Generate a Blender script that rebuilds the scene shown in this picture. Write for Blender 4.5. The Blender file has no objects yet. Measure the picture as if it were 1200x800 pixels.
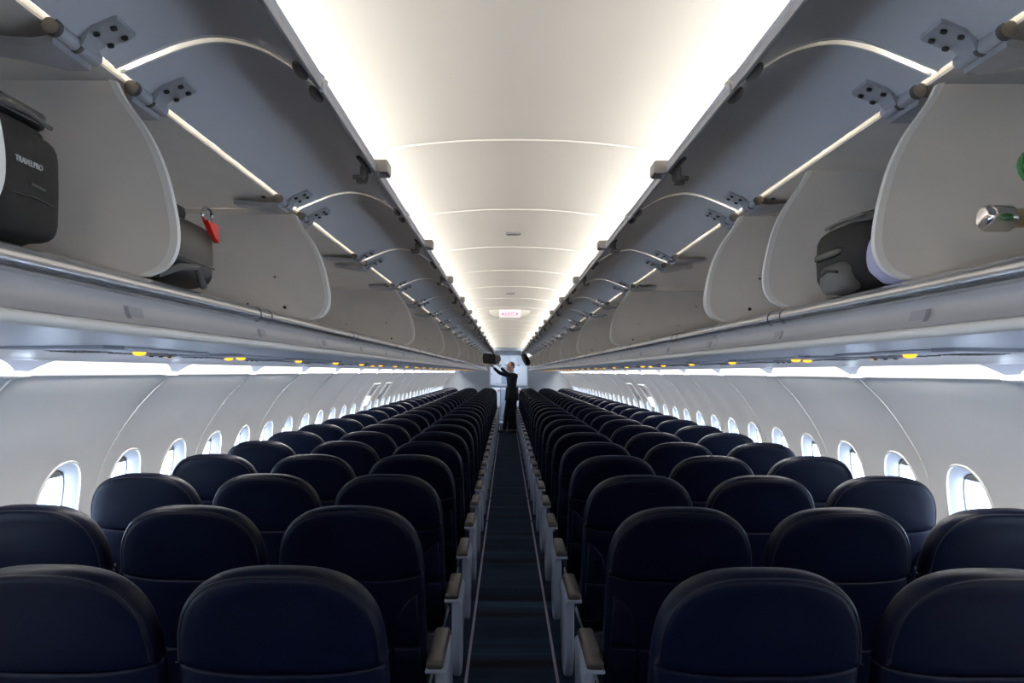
import bpy, bmesh, math, random
from mathutils import Vector, Matrix
random.seed(7)
COL = bpy.context.scene.collection
PI = math.pi
P = 1.055            # frame pitch of bins and side panels
S0 = 1.24
def S(k): return S0 + P * k
HALF = P / 2
D_BACK, D_FRONT = -4.6, 21.55
CAMX, CAMZ = -0.03, 1.50

# ------------------------------------------------------------------ materials
def mat(name, col, rough=0.5, metal=0.0, spec=0.5, noise=0.0, nscale=40.0, bump=0.0, bscale=200.0, emit=None, estr=0.0):
    m = bpy.data.materials.new(name); m.use_nodes = True
    nt = m.node_tree; b = nt.nodes['Principled BSDF']
    b.inputs['Base Color'].default_value = (*col, 1)
    b.inputs['Roughness'].default_value = rough
    b.inputs['Metallic'].default_value = metal
    b.inputs['Specular IOR Level'].default_value = spec
    if emit:
        b.inputs['Emission Color'].default_value = (*emit, 1)
        b.inputs['Emission Strength'].default_value = estr
    if noise or bump:
        tc = nt.nodes.new('ShaderNodeTexCoord')
    if noise:
        n = nt.nodes.new('ShaderNodeTexNoise'); n.inputs['Scale'].default_value = nscale; n.inputs['Detail'].default_value = 4
        nt.links.new(tc.outputs['Object'], n.inputs['Vector'])
        r = nt.nodes.new('ShaderNodeValToRGB')
        r.color_ramp.elements[0].position = 0.3; r.color_ramp.elements[1].position = 0.7
        r.color_ramp.elements[0].color = (*[c * (1 - noise) for c in col], 1)
        r.color_ramp.elements[1].color = (*[min(1, c * (1 + noise)) for c in col], 1)
        nt.links.new(n.outputs['Fac'], r.inputs['Fac']); nt.links.new(r.outputs['Color'], b.inputs['Base Color'])
    if bump:
        n2 = nt.nodes.new('ShaderNodeTexNoise'); n2.inputs['Scale'].default_value = bscale; n2.inputs['Detail'].default_value = 3
        nt.links.new(tc.outputs['Object'], n2.inputs['Vector'])
        bp = nt.nodes.new('ShaderNodeBump'); bp.inputs['Strength'].default_value = bump; bp.inputs['Distance'].default_value = 0.002
        nt.links.new(n2.outputs['Fac'], bp.inputs['Height']); nt.links.new(bp.outputs['Normal'], b.inputs['Normal'])
    return m

M = {}
M['ceiling'] = mat('ceiling_white', (.80, .78, .735), .55, noise=.01, nscale=3)
M['wall'] = mat('sidewall_grey_white', (.78, .783, .785), .5, noise=.015, nscale=2)
M['seam'] = mat('panel_seam_white', (.8, .8, .78), .5)
M['bulkhead'] = mat('bulkhead_grey', (.50, .52, .55), .5, noise=.02, nscale=3)
M['bin'] = mat('bin_liner_grey', (.80, .752, .695), .55, noise=.03, nscale=9, bump=.05)
M['door'] = mat('bin_door_blue_grey', (.70, .70, .73), .42, noise=.02, nscale=6)
M['edge'] = mat('edge_trim_cream', (.93, .91, .86), .45)
M['rail'] = mat('brushed_rail', (.74, .75, .77), .24, metal=.85)
M['fascia'] = mat('fascia_grey', (.40, .395, .41), .4, noise=.02, nscale=5)
M['placard'] = mat('placard_grey', (.30, .30, .33), .5)
M['placard_dark'] = mat('placard_dark', (.16, .16, .19), .5)
M['bull'] = mat('bullnose_cream', (.88, .86, .82), .35)
M['soffit'] = mat('service_panel_blue_grey', (.46, .49, .58), .28, noise=.02, nscale=4)
M['bezel'] = mat('cove_bezel_grey', (.20, .21, .25), .5)
M['psu'] = mat('service_unit_grey', (.55, .57, .63), .35)
M['mask'] = mat('mask_door_grey', (.26, .28, .33), .4)
M['black'] = mat('black_plastic', (.012, .012, .014), .45)
M['hinge'] = mat('hinge_cast_grey', (.50, .505, .53), .42, metal=.3, noise=.05, nscale=40)
M['hinge_dk'] = mat('hinge_dark', (.10, .09, .08), .5, metal=.2)
M['screw'] = mat('screw_dark', (.03, .028, .028), .5)
M['latch'] = mat('latch_bronze_grey', (.16, .145, .13), .45, metal=.2)
M['cup'] = mat('latch_cup_grey', (.36, .33, .31), .5)
M['seat'] = mat('navy_leather', (.0012, .0025, .0100), .42, spec=.10, noise=.10, nscale=9, bump=.12, bscale=260)
M['pipe'] = mat('navy_piping', (.004, .005, .010), .5, spec=.3)
M['pad'] = mat('armrest_pad_taupe', (.048, .041, .037), .42)
M['endbay'] = mat('seat_end_panel_pale_grey', (.27, .295, .37), .38)
M['metal'] = mat('seat_leg_metal', (.35, .37, .42), .35, metal=.6)
M['stripe'] = mat('floor_path_lavender', (.19, .18, .27), .5)
M['suit'] = mat('black_suit', (.012, .012, .016), .8, spec=.2, noise=.15, nscale=60)
M['skin'] = mat('skin', (.52, .27, .18), .5)
M['hair'] = mat('hair_brown', (.045, .028, .018), .6)
M['shirt'] = mat('shirt_white', (.75, .75, .75), .7)
M['lug'] = mat('black_luggage_cloth', (.012, .012, .0125), .75, spec=.25, noise=.25, nscale=120, bump=.3, bscale=500)
M['lug2'] = mat('luggage_trim_black', (.007, .007, .0075), .45)
M['lug3'] = mat('luggage_strap_grey', (.10, .097, .094), .6)
M['print'] = mat('white_print', (.55, .55, .55), .6)
M['red'] = mat('red_tag', (.65, .015, .012), .5)
M['lav'] = mat('lavender_cloth', (.50, .49, .66), .6)
M['green'] = mat('oxygen_green', (.03, .16, .045), .4)
M['chrome'] = mat('chrome', (.8, .8, .82), .12, metal=1)
M['brass'] = mat('brass', (.45, .36, .22), .3, metal=.9)
M['galley'] = mat('galley_white', (.70, .75, .84), .4)
M['galley2'] = mat('galley_grey_blue', (.36, .43, .55), .4)
M['steel'] = mat('galley_steel', (.55, .57, .6), .3, metal=.8)
M['shade'] = mat('window_shade_cream', (.72, .66, .55), .6)
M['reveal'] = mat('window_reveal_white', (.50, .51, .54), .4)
M['gasket'] = mat('window_gasket_grey', (.22, .22, .25), .6)
M['vent'] = mat('vent_grille_grey', (.10, .095, .09), .6)
M['amber'] = mat('amber_lamp', (.8, .4, .02), .4, emit=(1, .48, .02), estr=1.5)
M['lens'] = mat('cove_panel_glow', (.40, .395, .38), .5, emit=(1.0, .975, .92), estr=.9)  # glow put into the panel for light it reflects from the hidden lamps
M['led'] = mat('ceiling_led', (.8, .8, .8), .5, emit=(1.0, .955, .88), estr=262.0)
M['sign'] = mat('exit_sign_face', (.9, .85, .9), .4, emit=(1, .95, 1), estr=.5)
M['signred'] = mat('exit_sign_red', (.7, .02, .12), .4, emit=(.8, .02, .16), estr=.8)
M['wing'] = mat('sign_wing_clear', (.86, .85, .80), .15)
M['lit'] = mat('lit_placard', (.9, .9, .95), .4, emit=(.92, .92, 1), estr=1.1)

def glass_mat():
    m = bpy.data.materials.new('window_glass'); m.use_nodes = True; nt = m.node_tree
    nt.nodes.clear()
    o = nt.nodes.new('ShaderNodeOutputMaterial'); mix = nt.nodes.new('ShaderNodeMixShader')
    t = nt.nodes.new('ShaderNodeBsdfTransparent'); t.inputs[0].default_value = (.93, .96, 1, 1)
    g = nt.nodes.new('ShaderNodeBsdfGlossy'); g.inputs['Roughness'].default_value = .03
    mix.inputs[0].default_value = .06
    nt.links.new(t.outputs[0], mix.inputs[1]); nt.links.new(g.outputs[0], mix.inputs[2]); nt.links.new(mix.outputs[0], o.inputs[0])
    return m
M['glass'] = glass_mat()
def gap_diffuser_mat():  # translucency sets how brightly the added gap strip glows
    m = bpy.data.materials.new('added_gap_diffuser_cream'); m.use_nodes = True; nt = m.node_tree; nt.nodes.clear()
    o = nt.nodes.new('ShaderNodeOutputMaterial'); mix = nt.nodes.new('ShaderNodeMixShader')
    t = nt.nodes.new('ShaderNodeBsdfTranslucent'); t.inputs[0].default_value = (.60, .575, .52, 1)
    d = nt.nodes.new('ShaderNodeBsdfDiffuse'); d.inputs[0].default_value = (.8, .78, .72, 1)
    mix.inputs[0].default_value = .35
    nt.links.new(t.outputs[0], mix.inputs[1]); nt.links.new(d.outputs[0], mix.inputs[2]); nt.links.new(mix.outputs[0], o.inputs[0])
    return m
M['gap_diffuser'] = gap_diffuser_mat()

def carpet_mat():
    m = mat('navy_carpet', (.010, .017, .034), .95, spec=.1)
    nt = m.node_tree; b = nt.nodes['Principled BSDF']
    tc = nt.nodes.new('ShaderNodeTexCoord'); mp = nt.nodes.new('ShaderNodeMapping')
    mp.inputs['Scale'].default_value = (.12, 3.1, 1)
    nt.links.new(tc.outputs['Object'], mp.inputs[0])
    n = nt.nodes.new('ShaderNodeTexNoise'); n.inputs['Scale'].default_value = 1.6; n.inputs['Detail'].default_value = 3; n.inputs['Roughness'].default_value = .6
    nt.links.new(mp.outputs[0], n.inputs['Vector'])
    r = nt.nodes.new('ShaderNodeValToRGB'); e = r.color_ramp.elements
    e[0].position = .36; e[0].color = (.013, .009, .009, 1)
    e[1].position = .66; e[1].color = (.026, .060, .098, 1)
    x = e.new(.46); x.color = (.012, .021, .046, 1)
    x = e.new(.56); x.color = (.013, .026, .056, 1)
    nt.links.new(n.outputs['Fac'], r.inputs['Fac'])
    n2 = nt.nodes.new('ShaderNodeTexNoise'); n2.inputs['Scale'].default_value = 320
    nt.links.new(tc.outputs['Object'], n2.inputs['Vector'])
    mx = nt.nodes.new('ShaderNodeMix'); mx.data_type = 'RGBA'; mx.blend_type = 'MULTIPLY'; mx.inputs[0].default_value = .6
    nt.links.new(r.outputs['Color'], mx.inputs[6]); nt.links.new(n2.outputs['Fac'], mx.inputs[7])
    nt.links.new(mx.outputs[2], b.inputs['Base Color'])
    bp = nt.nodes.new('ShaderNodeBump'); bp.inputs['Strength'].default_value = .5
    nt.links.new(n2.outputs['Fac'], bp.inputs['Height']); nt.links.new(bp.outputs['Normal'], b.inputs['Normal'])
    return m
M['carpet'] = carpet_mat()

# ------------------------------------------------------------------ mesh helpers
class MB:
    def __init__(self): self.v = []; self.f = []; self.m = []; self.mats = []
    def mi(self, m):
        if m not in self.mats: self.mats.append(m)
        return self.mats.index(m)
    def add(self, vs, fs, m):
        o = len(self.v); i = self.mi(m)
        self.v += [tuple(v) for v in vs]
        for f in fs: self.f.append(tuple(o + a for a in f)); self.m.append(i)
        return self
    def box(self, c, s, m, bev=0.0, rot=None, seg=2):
        bm = bmesh.new(); bmesh.ops.create_cube(bm, size=1)
        for v in bm.verts: v.co = Vector((v.co.x * s[0], v.co.y * s[1], v.co.z * s[2]))
        if bev: bmesh.ops.bevel(bm, geom=list(bm.edges), offset=bev, segments=seg, profile=.5, affect='EDGES')
        R = rot if rot is not None else Matrix.Identity(3)
        bm.verts.index_update()
        vs = [R @ v.co + Vector(c) for v in bm.verts]; fs = [[v.index for v in f.verts] for f in bm.faces]
        bm.free(); return self.add(vs, fs, m)
    def loft(self, loops, m, closed=True, cap=(True, True)):
        n = len(loops[0]); vs = [p for l in loops for p in l]; fs = []
        for i in range(len(loops) - 1):
            for j in range(n if closed else n - 1):
                k = (j + 1) % n
                fs.append((i * n + j, i * n + k, (i + 1) * n + k, (i + 1) * n + j))
        if cap[0]: fs.append(tuple(range(n))[::-1])
        if cap[1]: fs.append(tuple((len(loops) - 1) * n + j for j in range(n)))
        return self.add(vs, fs, m)
    def tube(self, pts, r, m, n=10, closed=False, cap=True):
        pts = [Vector(p) for p in pts]; rs = r if isinstance(r, (list, tuple)) else [r] * len(pts)
        loops = []; up = None
        for i, p in enumerate(pts):
            if closed: t = pts[(i + 1) % len(pts)] - pts[i - 1]
            else: t = pts[min(i + 1, len(pts) - 1)] - pts[max(i - 1, 0)]
            t.normalize()
            if up is None: up = t.orthogonal().normalized()
            up = (up - t * up.dot(t)).normalized(); w = t.cross(up)
            loops.append([p + (up * math.cos(2 * PI * j / n) + w * math.sin(2 * PI * j / n)) * rs[i] for j in range(n)])
        if closed: loops.append(loops[0]); cap = False
        return self.loft(loops, m, True, (cap, cap))
    def lathe(self, c, axis, prof, m, n=20):
        a = Vector(axis).normalized(); u = a.orthogonal().normalized(); w = a.cross(u); c = Vector(c)
        loops = [[c + a * h + (u * math.cos(2 * PI * j / n) + w * math.sin(2 * PI * j / n)) * max(r, 1e-4) for j in range(n)] for r, h in prof]
        return self.loft(loops, m, True, (True, True))
    def ell(self, c, r, m, nu=16, nv=10, rot=None):
        R = rot if rot is not None else Matrix.Identity(3); c = Vector(c); loops = []
        for i in range(nv + 1):
            t = PI * (i + .02) / (nv + .04)
            loops.append([c + R @ Vector((r[0] * math.sin(t) * math.cos(2 * PI * j / nu), r[1] * math.sin(t) * math.sin(2 * PI * j / nu), r[2] * math.cos(t))) for j in range(nu)])
        return self.loft(loops, m)
    def strip(self, prof, y0, y1, m, ys=None):          # open (x, z) profile swept along y
        ys = ys or [y0, y1]
        return self.loft([[(x, y, z) for x, z in prof] for y in ys], m, False, (False, False))
    def sheet(self, prof, y0, y1, th, m):               # open profile with thickness, closed solid
        out = []
        for i, (x, z) in enumerate(prof):
            a = prof[max(i - 1, 0)]; b = prof[min(i + 1, len(prof) - 1)]
            tx, tz = b[0] - a[0], b[1] - a[1]; l = math.hypot(tx, tz)
            out.append((x - tz / l * th, z + tx / l * th))
        loop = list(prof) + out[::-1]; n = len(loop); k = len(prof)
        vs = [(x, y0, z) for x, z in loop] + [(x, y1, z) for x, z in loop]
        fs = [(j, (j + 1) % n, n + (j + 1) % n, n + j) for j in range(n)]
        for j in range(k - 1):
            fs.append((j, n - 1 - j, n - 2 - j, j + 1)); fs.append((n + j, n + j + 1, n + n - 2 - j, n + n - 1 - j))
        return self.add(vs, fs, m)
    def poly(self, outline, axis, a0, a1, m):           # outline extruded along axis 'x','y','z'
        def mk(p, a): return {'x': (a, p[0], p[1]), 'y': (p[0], a, p[1]), 'z': (p[0], p[1], a)}[axis]
        n = len(outline)
        vs = [mk(p, a0) for p in outline] + [mk(p, a1) for p in outline]
        fs = [(j, (j + 1) % n, n + (j + 1) % n, n + j) for j in range(n)] + [tuple(range(n))[::-1], tuple(range(n, 2 * n))]
        return self.add(vs, fs, m)
    def mirror(self, s):
        if s < 0: self.v = [(-x, y, z) for x, y, z in self.v]; self.f = [f[::-1] for f in self.f]
        return self
    def mesh(self, name, smooth=40, merge=False):
        me = bpy.data.meshes.new(name); me.from_pydata(self.v, [], self.f)
        for m in self.mats: me.materials.append(M[m])
        me.polygons.foreach_set('material_index', self.m)
        bm = bmesh.new(); bm.from_mesh(me)
        if merge: bmesh.ops.remove_doubles(bm, verts=bm.verts, dist=1e-4)
        bmesh.ops.recalc_face_normals(bm, faces=bm.faces); bm.to_mesh(me); bm.free()
        if smooth:
            me.polygons.foreach_set('use_smooth', [True] * len(me.polygons))
            me.set_sharp_from_angle(angle=math.radians(smooth))
        me.update(); return me
    def build(self, name, parent=None, loc=(0, 0, 0), smooth=40, merge=False):
        return link(name, self.mesh(name, smooth, merge), parent, loc)

def link(name, me, parent=None, loc=(0, 0, 0)):
    o = bpy.data.objects.new(name, me); COL.objects.link(o); o.location = loc
    if parent: o.parent = parent
    return o
def tag(o, label, cat, group=None, kind=None):
    o['label'] = label; o['category'] = cat
    if group: o['group'] = group
    if kind: o['kind'] = kind
    return o
def empty(name, loc=(0, 0, 0)):
    o = bpy.data.objects.new(name, None); COL.objects.link(o); o.location = loc; o.empty_display_size = .1
    return o
def kids(o, _c={}):
    return [c for c in o.children]
def copy_tree(o, parent=None):
    c = o.copy(); COL.objects.link(c)
    if parent: c.parent = parent
    for ch in kids(o): copy_tree(ch, c)
    return c
ORD = 'zeroth first second third fourth fifth sixth seventh eighth ninth tenth eleventh twelfth thirteenth fourteenth fifteenth sixteenth seventeenth eighteenth nineteenth twentieth twenty-first twenty-second twenty-third twenty-fourth twenty-fifth twenty-sixth twenty-seventh twenty-eighth twenty-ninth thirtieth thirty-first thirty-second thirty-third thirty-fourth thirty-fifth thirty-sixth thirty-seventh thirty-eighth thirty-ninth fortieth forty-first forty-second forty-third forty-fourth forty-fifth forty-sixth'.split()
SIDE = {-1: 'left', 1: 'right'}

def catmull(cp, t):
    for i in range(len(cp) - 1):
        if t <= cp[i + 1][0] or i == len(cp) - 2:
            x0, y0 = cp[i]; x1, y1 = cp[i + 1]
            xm, ym = cp[i - 1] if i > 0 else (x0 - (x1 - x0), y0 - (y1 - y0))
            xp, yp = cp[i + 2] if i + 2 < len(cp) else (x1 + (x1 - x0), y1 + (y1 - y0))
            m0 = (y1 - ym) / (x1 - xm) * (x1 - x0); m1 = (yp - y0) / (xp - x0) * (x1 - x0)
            u = (t - x0) / (x1 - x0)
            return (2*u**3 - 3*u*u + 1) * y0 + (u**3 - 2*u*u + u) * m0 + (-2*u**3 + 3*u*u) * y1 + (u**3 - u*u) * m1
def smooth_path(pts, n):
    out = []; idx = [(i, p) for i, p in enumerate(pts)]
    xs = [(i, p[0]) for i, p in idx]; zs = [(i, p[1]) for i, p in idx]
    for k in range(n + 1):
        t = k / n * (len(pts) - 1); out.append((catmull(xs, t), catmull(zs, t)))
    return out

# ------------------------------------------------------------------ setting: side walls with window openings
WCP = [(0, 1.74), (.2, 1.81), (.5, 1.858), (.75, 1.862), (.95, 1.842), (1.1, 1.80), (1.22, 1.735), (1.35, 1.64), (1.485, 1.50)]
def wx(d, z):
    b = .010 * math.cos(4 * PI * (d - S0) / P) * min(1, max(0, (1.48 - z) / .2))
    return catmull(WCP, z) - b
WZ = .91; WA, WB, WN = .158, .222, 2.4
PA, PB, PN = .126, .186, 2.8
def superell(a, b, n, t):
    c, s = math.cos(t), math.sin(t)
    return a * math.copysign(abs(c) ** (2 / n), c), b * math.copysign(abs(s) ** (2 / n), s)
def WD(j): return S0 + P / 4 + j * HALF
J0, J1 = -11, 37
NC = 8
def wall_side(s):
    b = MB()
    for j in range(J0, J1 + 1):
        dc = WD(j)
        ds = [dc - P / 4 + HALF * i / NC for i in range(NC + 1)]
        def grid(zs):
            vs = [(wx(d, z), d, z) for z in zs for d in ds]; w = NC + 1
            b.add(vs, [(r * w + c, r * w + c + 1, (r + 1) * w + c + 1, (r + 1) * w + c) for r in range(len(zs) - 1) for c in range(NC)], 'wall')
        grid([.0, .15, .3, .45, .62]); grid([1.20 + (1.485 - 1.20) * i / 8 for i in range(9)])
        zs = [.62 + .58 * i / 8 for i in range(9)]
        ring = [(d, zs[0]) for d in ds] + [(ds[-1], z) for z in zs[1:]] + [(d, zs[-1]) for d in ds[-2::-1]] + [(ds[0], z) for z in zs[-2:0:-1]]
        loops = []
        for t in (0, .25, .5, .75, 1):
            lp = []
            for d, z in ring:
                a = math.atan2((z - WZ) / .29, (d - dc) / (P / 4))
                hx, hz = superell(WA, WB, WN, a)
                dd = d + (dc + hx - d) * t; zz = z + (WZ + hz - z) * t
                lp.append((wx(dd, zz), dd, zz))
            loops.append(lp)
        b.loft(loops, 'wall', True, (False, False))
    k = -6
    while S(k) < D_FRONT:
        if S(k) > D_BACK:
            b.tube([(wx(S(k), z) - .001, S(k), z) for z in [.02 + 1.46 * i / 24 for i in range(25)]], .0035, 'seam', 6)
        k += 1
    # end fill beyond the last window to the galley
    b.add([(wx(WD(J1) + P / 4, z), y, z) for y in (WD(J1) + P / 4, 26.2) for z in [1.485 * i / 10 for i in range(11)]], [(i, i + 1, 12 + i, 11 + i) for i in range(10)], 'wall')
    b.add([(wx(WD(J0) - P / 4, z), y, z) for y in (WD(J0) - P / 4, D_BACK - .02) for z in [1.485 * i / 10 for i in range(11)]], [(i, i + 1, 12 + i, 11 + i) for i in range(10)], 'wall')
    b.mirror(s)
    o = b.build('wall_' + SIDE[s], smooth=50, merge=True)
    return tag(o, f'curved off-white cabin sidewall with panel seams, {SIDE[s]} of the aisle', 'wall', kind='structure')
for s in (-1, 1): wall_side(s)

def window_parts(s):
    N = 40; x0 = wx(WD(0), WZ); dc = WD(0)
    def hole(t):
        hx, hz = superell(WA, WB, WN, t); return Vector((wx(dc + hx, WZ + hz) - x0, hx, hz))
    def pane(t):
        hx, hz = superell(PA, PB, PN, t); return Vector((catmull(WCP, WZ + hz * .9) - x0 + .052, hx, hz))
    ts = [2 * PI * i / N for i in range(N)]
    r = MB(); loops = []
    for k in range(7):
        u = k / 6
        lp = []
        for t in ts:
            A, B = hole(t), pane(t); e = u ** 1.6
            lp.append((A.x + (B.x - A.x) * u, A.y + (B.y - A.y) * (1 - (1 - u) ** 1.5), A.z + (B.z - A.z) * (1 - (1 - u) ** 1.5)))
        loops.append(lp)
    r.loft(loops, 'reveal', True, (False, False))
    r.tube([hole(t) + Vector((-.002, 0, 0)) for t in ts], .006, 'seam', 6, closed=True)
    g = MB(); g.tube([pane(t) + Vector((-.003, 0, 0)) for t in ts], .0045, 'gasket', 6, closed=True)
    p = MB(); q = [pane(t) for t in ts]
    p.add(q + [v + Vector((.006, 0, 0)) for v in q], [tuple(range(N)), tuple(range(N, 2 * N))[::-1]] + [(i, (i + 1) % N, N + (i + 1) % N, N + i) for i in range(N)], 'glass')
    sh = MB(); top = [superell(PA - .006, PB - .004, PN, PI * i / 24) for i in range(25)]
    cut = .150; pts = [(a, b) for a, b in top if b > cut]
    xx = lambda z: catmull(WCP, WZ + z * .9) - x0 + .048
    n = len(pts)
    f = [(xx(bb), a, bb) for a, bb in pts]
    sh.add(f + [(x - .004, a, bb) for x, a, bb in f], [tuple(range(n)), tuple(range(n, 2 * n))[::-1]] + [(i, (i + 1) % n, n + (i + 1) % n, n + i) for i in range(n)], 'shade')
    sh.tube([(xx(cut) - .004, -.09, cut + .008), (xx(cut) - .004, .09, cut + .008)], .004, 'reveal', 8)
    return [(nm, b.mirror(s).mesh(nm)) for nm, b in (('window_reveal', r), ('window_gasket', g), ('window_pane', p), ('window_shade', sh))], s * x0
wn = 1
for s in (-1, 1):
    parts, x0 = window_parts(s); cnt = 1
    for j in range(J0, J1 + 1):
        e = empty(f'window_{wn}', (x0, WD(j), WZ)); wn += 1
        if WD(j) < 2.2: lab = f'oval cabin window in the {SIDE[s]} sidewall beside and behind the camera'
        else:
            lab = f'{ORD[cnt]} oval cabin window from the camera with shade raised, {SIDE[s]} of the aisle'; cnt += 1
        tag(e, lab, 'window', f'oval windows along the {SIDE[s]} wall', 'structure')
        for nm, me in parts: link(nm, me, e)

# overwing exit hatches
dn = 1
for s in (-1, 1):
    for i, dd in enumerate((9.45, 10.42)):
        b = MB(); e = empty(f'door_{dn}', (0, dd, 0)); dn += 1
        hw = .25
        prof = [(z, wx(S(0), z) - .012) for z in [.55 + .80 * k / 14 for k in range(15)]]
        path = [(x, -hw, z) for z, x in prof] + [(prof[-1][1], -hw + 2 * hw * k / 6, prof[-1][0]) for k in range(1, 6)] + [(x, hw, z) for z, x in prof[::-1]]
        b.tube(path, .007, 'seam', 8)
        b.mirror(s).build('hatch_frame', e)
        c = MB(); zz = [1.21 + .10 * k / 4 for k in range(5)]
        c.loft([[(wx(S(0), z) - .016, a, z) for z in zz] + [(wx(S(0), z) + .004, a, z) for z in zz[::-1]] for a in (-.10, .10)], 'psu')
        c.mirror(s).build('handle_cover', e)
        if i == 0:
            c = MB(); zz = [1.08 + .11 * k / 4 for k in range(5)]
            c.loft([[(wx(S(0), z) - .016, a, z) for z in zz] + [(wx(S(0), z) + .004, a, z) for z in zz[::-1]] for a in (.02, .17)], 'lit')
            c.mirror(s).build('lit_placard', e)['label'] = 'bright white lit placard'
        tag(e, f'{"nearer" if i == 0 else "farther"} overwing exit hatch outlined in the {SIDE[s]} sidewall', 'exit hatch', 'overwing exit hatches', 'structure')

# floor, ceiling, end walls
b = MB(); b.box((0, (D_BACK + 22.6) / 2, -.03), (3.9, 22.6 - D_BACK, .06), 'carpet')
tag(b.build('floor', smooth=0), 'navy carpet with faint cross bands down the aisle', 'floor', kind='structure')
b = MB(); b.box((0, 24.4, -.03), (3.9, 3.6, .06), 'galley2')
tag(b.build('floor_galley', smooth=0), 'pale blue grey vinyl floor of the galley', 'floor', kind='structure')
b = MB()
cs = smooth_path([(0, 2.20), (.15, 2.197), (.30, 2.184), (.42, 2.166), (.55, 2.140), (.68, 2.115), (.80, 2.098)], 24)
side = [(.86, 2.09), (1.0, 2.08), (1.4, 1.98), (1.62, 1.75), (1.63, 1.60), (1.56, 1.49)]
full = [(-x, z) for x, z in (cs + side)[::-1]] + (cs + side)[1:]
b.strip(full, 0, 0, 'ceiling', [D_BACK - .02, 26.2])
for k in range(-5, 24):
    y = S(k) + .02 + .0
    if y > 25: break
    y = 2.31 + (k - 1) * .985
    b.tube([(x, y, z - .001) for x, z in [(-a, c) for a, c in cs[::-1]] + cs[1:]], .0045, 'ceiling', 6)
tag(b.build('ceiling', smooth=50), 'arched cream ceiling panels lit from both edges', 'ceiling', kind='structure')
b = MB(); b.box((0, D_BACK, 1.1), (3.9, .06, 2.3), 'bulkhead')
tag(b.build('wall_back', smooth=0), 'grey partition behind the camera', 'wall', kind='structure')
b = MB(); b.box((0, 26.0, 1.1), (3.9, .06, 2.3), 'galley')
tag(b.build('wall_front', smooth=0), 'pale wall closing the far galley', 'wall', kind='structure')
for s, xi in ((-1, .51), (1, .56)):
    b = MB()
    outline = [(xi, 0), (1.74, 0), (1.85, .5), (1.84, .95), (1.73, 1.22), (1.50, 1.485), (1.60, 1.62), (1.40, 1.98), (.86, 2.08), (xi, 2.13)]
    b.poly(outline, 'y', 21.6, 21.66, 'bulkhead')
    b.box((xi, 21.62, 1.06), (.035, .12, 2.12), 'galley', .006)
    b.mirror(s)
    tag(b.build(f'wall_bulkhead_{SIDE[s]}'), f'grey bulkhead partition at the far end, {SIDE[s]} of the doorway', 'bulkhead', kind='structure')
b = MB(); b.box((.025, 21.63, 2.13), (1.1, .10, .09), 'galley2', .01)
tag(b.build('trim_1'), 'blue grey lintel over the far doorway', 'lintel', kind='structure')

# continuous longitudinal trims: bullnose, soffit, bezel behind the cove lights
tn = 2
SOF = [(.586, 1.556), (.66, 1.5555), (.80, 1.555), (1.0, 1.5545), (1.20, 1.550), (1.34, 1.540), (1.395, 1.530), (1.412, 1.531)]
for s in (-1, 1):
    b = MB(); b.tube([(.586, D_BACK + .05, 1.5605), (.586, 21.55, 1.5605)], .0085, 'bull', 14)
    o = b.mirror(s).build(f'trim_{tn}'); tn += 1
    tag(o, f'cream rounded edging under the bins, {SIDE[s]} of the aisle', 'trim', kind='structure')
    b = MB(); b.sheet(smooth_path(SOF, 30), D_BACK + .05, 21.55, .012, 'soffit')
    b.sheet([(1.44, 1.532), (1.455, 1.56), (1.56, 1.56), (1.565, 1.49)], D_BACK + .05, 21.55, .006, 'bezel')
    o = b.mirror(s).build(f'trim_{tn}'); tn += 1
    tag(o, f'blue grey underside panel over the seats, {SIDE[s]} of the aisle', 'trim', kind='structure')
# floor path strips
for s in (-1, 1):
    for (a, c) in ((-1.0, 7.7), (7.78, 9.1), (9.18, 13.9), (14.0, 21.4)):
        b = MB(); b.box((s * .223, (a + c) / 2, .0015), (.014, c - a, .003), 'stripe')
        tag(b.build(f'trim_{tn}', smooth=0), f'pale lavender floor path strip on the {SIDE[s]} edge of the aisle, {"first second third last".split()[[-1.0, 7.78, 9.18, 14.0].index(a)]} length from camera', 'floor strip', 'floor path strips', 'structure'); tn += 1

# ------------------------------------------------------------------ cove lights (sidewall and ceiling)
def cove_mesh(s):
    b = MB(); n = 90; L = P - .03
    A = (1.448, 1.545); B = (1.500, 1.484)
    prof = smooth_path([A, (1.468, 1.512), (1.485, 1.492), B], 6)
    rows = []
    for i in range(n + 1):
        d = -L / 2 + L * i / n
        e = min(1, (L / 2 - abs(d)) / .30); top = (1 - (1 - e) ** 2.6) ** (1 / 2.2)
        u0 = 1 - max(top, .02)
        cp = [(k, p) for k, p in enumerate(prof)]
        row = []
        for k in range(9):
            t = (u0 + (1 - u0) * k / 8) * 6
            row.append((catmull([(q, p[0]) for q, p in cp], t), d, catmull([(q, p[1]) for q, p in cp], t)))
        rows.append(row)
    b.loft(rows, 'lens', False, (False, False))
    c = MB(); c.ell((1.498, -P / 2, 1.486), (.022, .075, .012), 'seam')
    return b.mirror(s).mesh('glow_panel'), c.mirror(s).mesh('end_clip')
def cove_lamp(s, y):
    la = bpy.data.lights.new('cove_lamp', 'AREA'); la.shape = 'RECTANGLE'; la.size = .022; la.size_y = P - .02; la.energy = COVE_W; la.color = (1.0, .97, .93)
    lo = bpy.data.objects.new('cove_lamp', la); COL.objects.link(lo)
    lo.location = (s * 1.428, y, 1.542)
    zz = -Vector((s * .55, 0, -.84)).normalized(); yy = Vector((0, 1, 0)); xx = yy.cross(zz)
    lo.rotation_euler = Matrix((xx, yy, zz)).transposed().to_euler()
COVE_W = 7.6
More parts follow.
